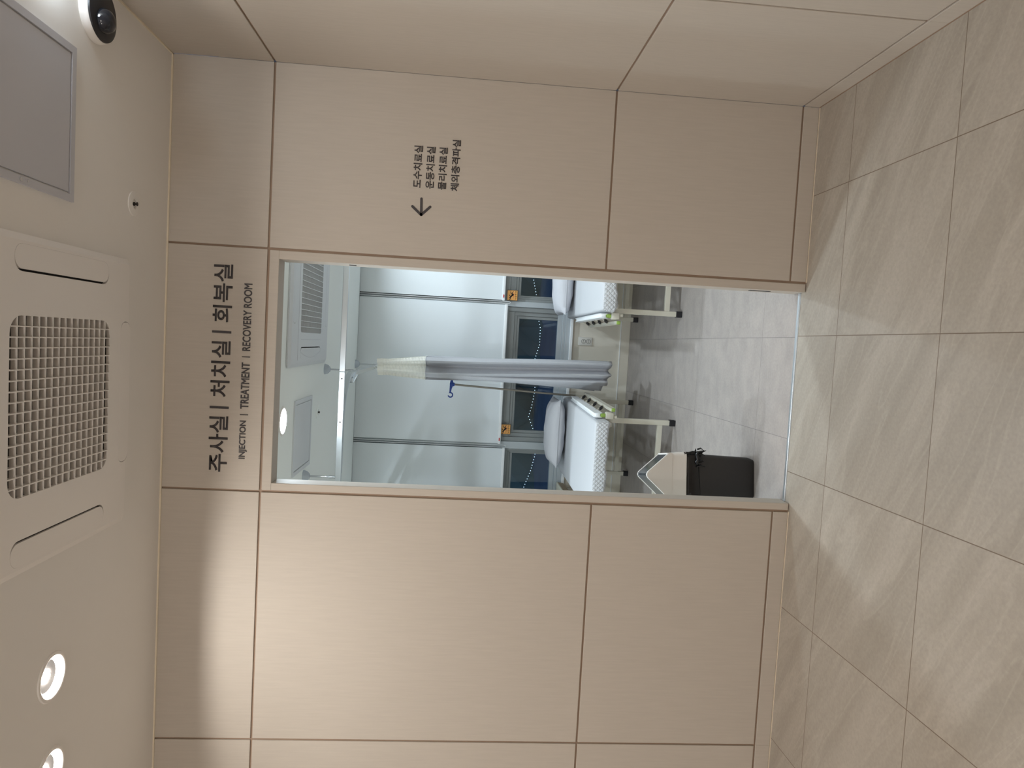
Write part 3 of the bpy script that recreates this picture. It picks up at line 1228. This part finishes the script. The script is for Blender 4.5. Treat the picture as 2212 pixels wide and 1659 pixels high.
def pillow(label, x, y, z, rz, w, d, h, tilt):
    t = None
    a = B()
    nx, ny = 26, 16
    grid = {}
    for side in (1, -1):
        for i in range(nx + 1):
            for j in range(ny + 1):
                u, v = 2 * i / nx - 1, 2 * j / ny - 1
                edge = (i in (0, nx) or j in (0, ny))
                if side == -1 and edge:
                    grid[(side, i, j)] = grid[(1, i, j)]
                    continue
                pu = (1 - abs(u) ** 2.6)
                pv = (1 - abs(v) ** 2.4)
                zz = side * h / 2 * max(pu, 0) ** 0.42 * max(pv, 0) ** 0.62
                # pulled-in sides, pointed corners
                sx = 1 - 0.05 * (1 - v * v) * abs(u) ** 4
                sy_ = 1 - 0.07 * (1 - u * u) * abs(v) ** 4
                wr_ = 0.004 * math.sin(u * 9 + v * 4) * math.sin(v * 7 - u * 3) * (1 if not edge else 0)
                if side == -1:
                    zz *= 0.92
                grid[(side, i, j)] = a.verts.new((u * w / 2 * sx, v * d / 2 * sy_, zz + wr_))
    for side in (1, -1):
        for i in range(nx):
            for j in range(ny):
                q = [grid[(side, i, j)], grid[(side, i + 1, j)], grid[(side, i + 1, j + 1)], grid[(side, i, j + 1)]]
                try:
                    a.faces.new(q if side == 1 else q[::-1])
                except ValueError:
                    pass
    o = obj('pillow', a, M_LINEN, None, 75)
    a = B()
    pts = []
    for i in range(nx + 1):
        u = 2 * i / nx - 1
        pts.append((u * w / 2, -d / 2 * (1 - 0.07 * (1 - u * u)) - 0.001, 0))
    tube(a, pts, 0.0035, 6)
    obj('piping', a, M_LINEN, o, 60)
    o.location = (x, y, z)
    o.rotation_euler = (tilt, 0, rz)
    return tag(o, label, 'pillow', 'pillows on the treatment beds')


pillow('plump white pillow on the bed left of the curtain', -0.698, 5.80, 0.672, TH1, 0.56, 0.36, 0.168, 0.03)
pillow('plump white pillow on the bed right of the curtain', 0.545, 5.80, 0.672, 0.0, 0.56, 0.36, 0.168, 0.03)

# ------------------------------------------------------------------ infusion pole
t = thing('infusion_pole', 'slim metal infusion pole with a blue double hook beside the curtain', 'infusion pole', (-0.404, 5.90, 0))
a = B()
tube(a, [(0, 0, 0.40), (0.010, 0, 0.75), (0.047, -0.01, 1.545)], 0.0085, 12)
obj('pole', a, mat('dull_steel', (150, 145, 136), 0.38, 0.7), t, 50)
a = B()
bar(a, (-0.004, 0, 0.42), (0.0, 0, 0.50), 0.03, 0.03, bev=0.004)
obj('clamp', a, M_STEEL, t)
a = B()
ctr = Vector((0.047, -0.01, 1.552))
lathe(a, [(0, -0.028), (0.014, -0.024), (0.021, 0), (0.014, 0.014), (0, 0.016)], ctr, 18)
tube(a, [ctr + Vector((-0.012, 0, 0.002)), ctr + Vector((-0.035, 0, 0.006)), ctr + Vector((-0.075, 0, 0.010))], [0.014, 0.010, 0.006], 10)
tube(a, [ctr + Vector((-0.070, 0, 0.010)), *[ctr + Vector((-0.090 + 0.019 * math.cos(x), 0, 0.006 + 0.019 * math.sin(x))) for x in [0.6 - k * 0.42 for k in range(13)]]], 0.0055, 8)
tube(a, [ctr + Vector((0.012, 0, 0.0)), ctr + Vector((0.035, 0, 0.000)), ctr + Vector((0.075, 0, 0.004))], [0.015, 0.010, 0.006], 10)
tube(a, [ctr + Vector((0.070, 0, 0.004)), *[ctr + Vector((0.090 - 0.019 * math.cos(x), 0, 0.000 + 0.019 * math.sin(x))) for x in [0.6 - k * 0.42 for k in range(13)]]], 0.0055, 8)
obj('hook', a, M_BLUE, t, 50)

# ------------------------------------------------------------------ curtain track
ZT = 2.163
t = thing('curtain_track', 'ceiling hung aluminium curtain track with a curved branch', 'curtain track', (0, 0, 0))
YT = 4.081
a = B()
bar(a, (XL_R, YT, ZT), (-0.208, YT, ZT), 0.024, 0.032, bev=0.002)
bar(a, (-0.206, YT, ZT), (XR_R, YT, ZT), 0.024, 0.032, bev=0.002)
tr = obj('straight_track', a, M_ALU, t)
for x in (-0.247, -0.497):
    a = B()
    lathe(a, [(0, 0.0130), (0.0045, 0.0130), (0.0045, 0.0118), (0, 0.0118)], (0, 0, 0), 10, Matrix.Translation((x, YT, ZT)) @ Matrix.Rotation(PI / 2, 4, 'X'))
    obj('screw', a, M_DARK, tr)
a = B()
pts = [(-0.80, YT + 0.030, ZT), (-0.52, YT + 0.030, ZT)]
R_ = 0.285
pts += [(-0.52 + R_ * math.sin(k * PI / 2 / 12), YT + 0.030 + R_ * (1 - math.cos(k * PI / 2 / 12)), ZT) for k in range(1, 13)]
pts += [(-0.234, YT + 0.6, ZT), (-0.232, 5.93, ZT)]
sweep_rect(a, pts, 0.024, 0.030)
obj('branch_track', a, M_ALU, t, 40)
a = B()
sweep_rect(a, [(-1.52, YT + 0.016, ZT), (-1.52, 5.93, ZT)], 0.024, 0.030)
obj('branch_track', a, M_ALU, t, 40)
a = B()
bar(a, (-0.270, YT + 0.28, ZT - 0.002), (-0.232, YT + 0.46, ZT - 0.002), 0.030, 0.034, bev=0.004)
obj('corner_joint', a, M_CHROME, t)
for x, y in ((-0.820, YT), (-0.222, 4.60), (-0.229, 5.925)):
    a = B()
    tube(a, [(x, y, ZR - 0.03), (x, y, ZT + 0.045)], 0.0055, 12)
    tube(a, [(x, y, ZT + 0.05), (x, y, ZT + 0.014)], 0.008, 12)
    rd = obj('hanger_rod', a, M_CHROME, t, 50)
    a = B()
    lathe(a, [(0.034, 0), (0.033, -0.006), (0.028, -0.022), (0.016, -0.034), (0.008, -0.037), (0.006, -0.037), (0.006, 0)], (x, y, ZR), 24)
    obj('ceiling_cap', a, mat('clear_cap_plastic', (172, 180, 190), 0.2), rd, 50)


# ------------------------------------------------------------------ gathered curtain
def curtain(label, x, y, zt, group):
    t = thing('privacy_curtain', label, 'curtain', (x, y, 0), 0, group)
    NP, NS = 5, 34
    NF = NP * NS
    zj, zb = 1.752, 0.325

    def pt(i, z):
        # the cloth runs to and fro across the track in NP rippled passes
        p, k = divmod(min(i, NF - 1), NS)
        f = (k + (1 if i == NF else 0)) / NS
        u = 1 - 2 * f if p % 2 == 0 else 2 * f - 1
        low = max(0.0, (zj - z) / (zj - zb))
        net = max(0.0, min(1.0, (zt - z) / (zt - zj)))
        half = 0.052 + 0.036 * net ** 0.8
        if z > zt - 0.07:
            half += 0.012 * ((z - zt + 0.07) / 0.07)
        half *= 1.0 + 0.10 * math.sin(p * 2.1 + z)
        rip = (0.012 + 0.026 * net) * (lambda q: 0.55 * math.sin(q) + 0.62 * math.asin(0.995 * math.sin(q)))(u * 6.2 + p * 1.9 + 0.35 * math.sin(z * 1.3)) + 0.008 * math.sin(u * 13 + z * 2 + p)
        back = p / (NP - 1)
        px = u * half * 0.96 + 0.012 + 0.036 * low - 0.085 * back * low ** 1.4 - 0.012 * (1 - net)
        py = -0.20 + 0.088 * p + 0.088 * (f - 0.5) * 0.9 + rip
        px += 0.006 * math.sin(z * 3 + p * 1.3)
        return Vector((px, py, z))

    def sheet(z0, z1, n, ragged=False):
        a = B()
        uvl = a.loops.layers.uv.new('UVMap')
        rows_ = []
        acc = [0.0]
        for i in range(1, NF + 1):
            acc.append(acc[-1] + (pt(i, 1.8) - pt(i - 1, 1.8)).length)
        for j in range(n + 1):
            z = z0 + (z1 - z0) * j / n
            r = []
            for i in range(NF + 1):
                p = pt(i, z)
                if ragged:
                    w = max(0, (j / n - 0.8) / 0.2)
                    p.z += w * (0.006 * math.sin(i * 0.5) - 0.012 + 0.030 * (i / NF))
                r.append(a.verts.new(p))
            rows_.append(r)
        for j in range(n):
            for i in range(NF):
                f = a.faces.new((rows_[j][i], rows_[j][i + 1], rows_[j + 1][i + 1], rows_[j + 1][i]))
                for lp, (ii, jj) in zip(f.loops, ((i, j), (i + 1, j), (i + 1, j + 1), (i, j + 1))):
                    lp[uvl].uv = (acc[ii], (z0 + (z1 - z0) * jj / n) - min(z0, z1))
        return a
    obj('net_header', sheet(zt, zj, 16), M_NET, t, 80)
    fa = obj('fabric', sheet(zj, zb, 48, True), M_CURT, t, 80)
    md = fa.modifiers.new('cloth', 'SOLIDIFY')
    md.thickness = 0.0015
    a = B()
    tube(a, [pt(i, zj) for i in range(NF + 1)], 0.003, 5)
    obj('seam', a, M_CURT, t, 60)
    for k in range(8):
        a = B()
        p = pt(int((k + 0.5) / 8 * NF), zt)
        tube(a, [Vector((0.0, p.y, ZT - 0.013)), Vector((p.x * 0.3, p.y, zt + 0.012)), Vector((p.x * 0.8, p.y, zt - 0.004))], 0.0025, 6)
        obj('curtain_hook', a, M_SILL, t, 50)
    return t


curtain('grey privacy curtain with a cream net top gathered between the beds', -0.226, 5.63, 2.122, 'privacy curtains')
curtain('grey privacy curtain gathered beyond the left door jamb', -1.52, 5.62, 2.122, 'privacy curtains')

# ------------------------------------------------------------------ shelf by the left bed
t = thing('window_shelf', 'cream topped tan shelf under the window past the left bed', 'shelf', (-1.295, 5.93, 0.52))
a = B()
box(a, (-0.093, -0.215, 0.0), (0.093, 0.225, 0.046), 0.002, 1)
obj('board', a, M_WOOD, t)
a = B()
box(a, (-0.095, -0.218, 0.046), (0.095, 0.225, 0.058), 0.002, 1)
obj('top', a, M_CREAM, t)
for sx in (-0.06, 0.04):
    a = B()
    bar(a, (sx, 0.215, -0.12), (sx, 0.215, 0.0), 0.02, 0.02)
    bar(a, (sx, 0.21, -0.11), (sx, -0.05, -0.004), 0.018, 0.008)
    obj('bracket', a, M_STEEL, t)

# ------------------------------------------------------------------ waste bin
t = thing('waste_bin', 'black waste bin with a white gabled lid just inside the doorway', 'bin', (-0.616, 3.455, 0), 0.17)
hw, hd = 0.118, 0.095


def frustum(bm, lo, hi, z0, z1, r0, r1):
    """lo/hi: half sizes; rounded-rectangle loft"""
    A = [bm.verts.new((x, y, z0)) for x, y in rrect(-lo[0], -lo[1], lo[0], lo[1], r0, 5)]
    Bv = [bm.verts.new((x, y, z1)) for x, y in rrect(-hi[0], -hi[1], hi[0], hi[1], r1, 5)]
    n = len(A)
    for i in range(n):
        bm.faces.new((A[i], A[(i + 1) % n], Bv[(i + 1) % n], Bv[i]))
    return A, Bv


a = B()
A0, B0 = frustum(a, (hw - 0.022, hd - 0.014), (hw - 0.012, hd - 0.006), 0.0, 0.03, 0.02, 0.022)
a.faces.new(A0[::-1])
A1, B1 = frustum(a, (hw - 0.012, hd - 0.006), (hw - 0.004, hd), 0.03, 0.355, 0.022, 0.022)
a.faces.new(B1)
bmesh.ops.remove_doubles(a, verts=a.verts, dist=1e-5)
bo = obj('body', a, M_BINB, t, 40)
# bag edge folded over the rim, crumpled
a = B()
prev = None
n = 96
loop = rrect(-hw, -hd, hw, hd, 0.02, 12)
rows_ = []
for j in range(8):
    z = 0.362 - 0.012 * j
    r = []
    for i, (x, y) in enumerate(loop):
        k = i / len(loop) * 2 * PI
        wv = 0.004 * math.sin(k * 17 + j * 0.9) + 0.003 * math.sin(k * 31 - j * 1.7)
        nrm = Vector((x, y)).normalized()
        zz = z + (0.012 * math.sin(k * 11) + 0.009 * math.sin(k * 23 + 1) if j == 7 else 0)
        sc = 0.001 + wv + 0.003 * (j > 2)
        r.append(a.verts.new((x + nrm.x * sc, y + nrm.y * sc, zz)))
    rows_.append(r)
m_ = len(loop)
for j in range(7):
    for i in range(m_):
        a.faces.new((rows_[j][i], rows_[j][(i + 1) % m_], rows_[j + 1][(i + 1) % m_], rows_[j + 1][i]))
# twisted knot and loose ends at the side
tube(a, [(0.06 + 0.012 * k, -hd - 0.012 - 0.002 * math.sin(k), 0.300 + 0.004 * math.sin(k * 2)) for k in range(6)], [0.006, 0.010, 0.008, 0.010, 0.007, 0.005], 7)
for k in range(7):
    x0_ = 0.05 + 0.014 * k
    tube(a, [(x0_, -hd - 0.008, 0.30), (x0_ + 0.006, -hd - 0.016, 0.285 - 0.004 * (k % 3)), (x0_ + 0.012 * (k % 2), -hd - 0.012, 0.262 + 0.006 * (k % 4))], [0.005, 0.004, 0.002], 5)
tube(a, [(hw, -hd + 0.01, 0.31), (hw + 0.012, -hd + 0.01, 0.302), (hw + 0.020, -hd, 0.306)], [0.006, 0.004, 0.0015], 5)
tube(a, [(hw, -hd + 0.02, 0.285), (hw + 0.008, -hd + 0.01, 0.262), (hw + 0.012, -hd, 0.252)], [0.006, 0.004, 0.0015], 5)
obj('bag', a, M_BAG, t, 60)
# white lid housing: rim, two gable ends, ridge frame
a = B()
A, Bv = frustum(a, (hw + 0.004, hd + 0.004), (hw + 0.001, hd + 0.001), 0.352, 0.372, 0.024, 0.024)
a.faces.new(A[::-1])
A2, B2 = frustum(a, (hw + 0.001, hd + 0.001), (hw - 0.006, hd - 0.004), 0.372, 0.425, 0.024, 0.022)
bmesh.ops.remove_doubles(a, verts=a.verts, dist=1e-5)
lid = obj('lid', a, M_BINW, t, 50)


def gable(bm, y0, y1, hx, z0, z1, za, rr):
    """pentagon prism with rounded apex"""
    pts = [(-hx, z0), (hx, z0), (hx, z1)]
    dx, dz = -hx, za - z1
    L_ = math.hypot(dx, dz)
    ux, uz = dx / L_, dz / L_
    st_ = (-ux * rr, za - uz * rr)
    pts.append((-ux * rr, za - uz * rr))
    for k in range(1, 8):
        a_ = k / 8
        p0, p1, p2 = (-ux * rr, za - uz * rr), (0, za + 0.002), (ux * rr, za - uz * rr)
        pts.append(((1 - a_) ** 2 * p0[0] + 2 * a_ * (1 - a_) * p1[0] + a_ ** 2 * p2[0], (1 - a_) ** 2 * p0[1] + 2 * a_ * (1 - a_) * p1[1] + a_ ** 2 * p2[1]))
    pts.append((ux * rr, za - uz * rr))
    pts.append((-hx, z1))
    f = [bm.verts.new((x, y0, z)) for x, z in pts]
    g = [bm.verts.new((x, y1, z)) for x, z in pts]
    bm.faces.new(f)
    bm.faces.new(g[::-1])
    for i in range(len(f)):
        j = (i + 1) % len(f)
        bm.faces.new((f[i], f[j], g[j], g[i]))


a = B()
gable(a, -hd + 0.002, -hd + 0.020, hw - 0.008, 0.420, 0.440, 0.560, 0.030)
bmesh.ops.bevel(a, geom=[e for e in a.edges], offset=0.002, segments=2, affect='EDGES')
obj('gable_end', a, M_BINW, lid, 40)
a = B()
gable(a, hd - 0.018, hd - 0.002, hw - 0.008, 0.420, 0.440, 0.560, 0.030)
bmesh.ops.bevel(a, geom=[e for e in a.edges], offset=0.002, segments=2, affect='EDGES')
obj('gable_end', a, M_BINW, lid, 40)
for sx in (-1, 1):
    a = B()
    box(a, tuple(min(p, q) for p, q in zip((sx * (hw - 0.024), -hd + .02, 0.42), (sx * (hw - 0.006), hd - .018, 0.445))),
        tuple(max(p, q) for p, q in zip((sx * (hw - 0.024), -hd + .02, 0.42), (sx * (hw - 0.006), hd - .018, 0.445))), 0.002, 1)
    obj('flap_ledge', a, M_BINW, lid)
for sx in (-1, 1):
    a = B()
    p0 = Vector((sx * (hw - 0.014), 0, 0.441))
    p1 = Vector((sx * 0.003, 0, 0.550))
    bar(a, p0, p1, 2 * hd - 0.042, 0.006, up=(sx * 0.7, 0, 0.7), bev=0.002)
    obj('swing_flap', a, M_FLAP, lid)

# ------------------------------------------------------------------ outside at night
b = B()
box(b, (-40, YW + 1.2, -0.8), (40, 60, -0.6))
go = obj('outside_ground', b, M_GROUND)
go['kind'] = 'structure'
go.name = 'ground'
# wooded bank across the way
b = B()
nx, nz = 90, 14
rows_ = []
for j in range(nz + 1):
    r = []
    for i in range(nx + 1):
        x = -22 + 44 * i / nx
        z = -0.6 + 8.0 * j / nz
        y = 18.5 + 0.5 * (z + 0.6) + 0.5 * math.sin(x * 1.7 + z * 2.1) + 0.45 * math.sin(x * 4.3 - z * 3.7) + random.uniform(-.25, .25)
        r.append(b.verts.new((x, y, z)))
    rows_.append(r)
for j in range(nz):
    for i in range(nx):
        b.faces.new((rows_[j][i], rows_[j][i + 1], rows_[j + 1][i + 1], rows_[j + 1][i]))
ho = obj('wooded_bank', b, M_HEDGE)
tag(ho, 'dark green wooded bank seen at night through the window panes', 'trees')
ho['kind'] = 'stuff'

# festoon of tiny lamps hanging outside the windows
t = thing('string_lights', 'swagged string of tiny white lights in the dark outside the windows', 'string lights', (0, 9, 0))
anchors = [(1.10, 0.66), (0.55, 0.53), (0.36, 0.512), (0.23, 0.478), (0.02, 0.478), (-0.174, 0.529), (-0.42, 0.505), (-0.581, 0.505), (-0.76, 0.53), (-0.915, 0.567), (-1.104, 0.487), (-1.30, 0.445), (-1.424, 0.457), (-1.62, 0.50), (-1.813, 0.568), (-2.1, 0.66)]
path = []
for (x0, z0), (x1, z1) in zip(anchors, anchors[1:]):
    n = max(2, int(abs(x1 - x0) / 0.012))
    path += [(x0 + (x1 - x0) * k / n, 0, z0 + (z1 - z0) * k / n) for k in range(n)]
a = B()
tube(a, path, 0.0007, 4)
obj('cable', a, M_DARK, t)
for px_, pz_ in ((1.10, 0.66), (-2.1, 0.66)):
    a = B()
    tube(a, [(px_, 0, -0.6), (px_, 0, pz_ + 0.03)], 0.02, 10)
    obj('support_post', a, M_DARK, t, 40)
acc, last = 0, None
proto = None
for p in path:
    if last is not None:
        acc += (Vector(p) - Vector(last)).length
    if last is None or acc >= 0.0345:
        acc = 0
        if proto is None:
            a = B()
            bmesh.ops.create_icosphere(a, subdivisions=1, radius=0.0048)
            proto = obj('bulb', a, M_LED, t)
            proto.location = p
        else:
            c = proto.copy()
            COL.objects.link(c)
            c.location = p
    last = p
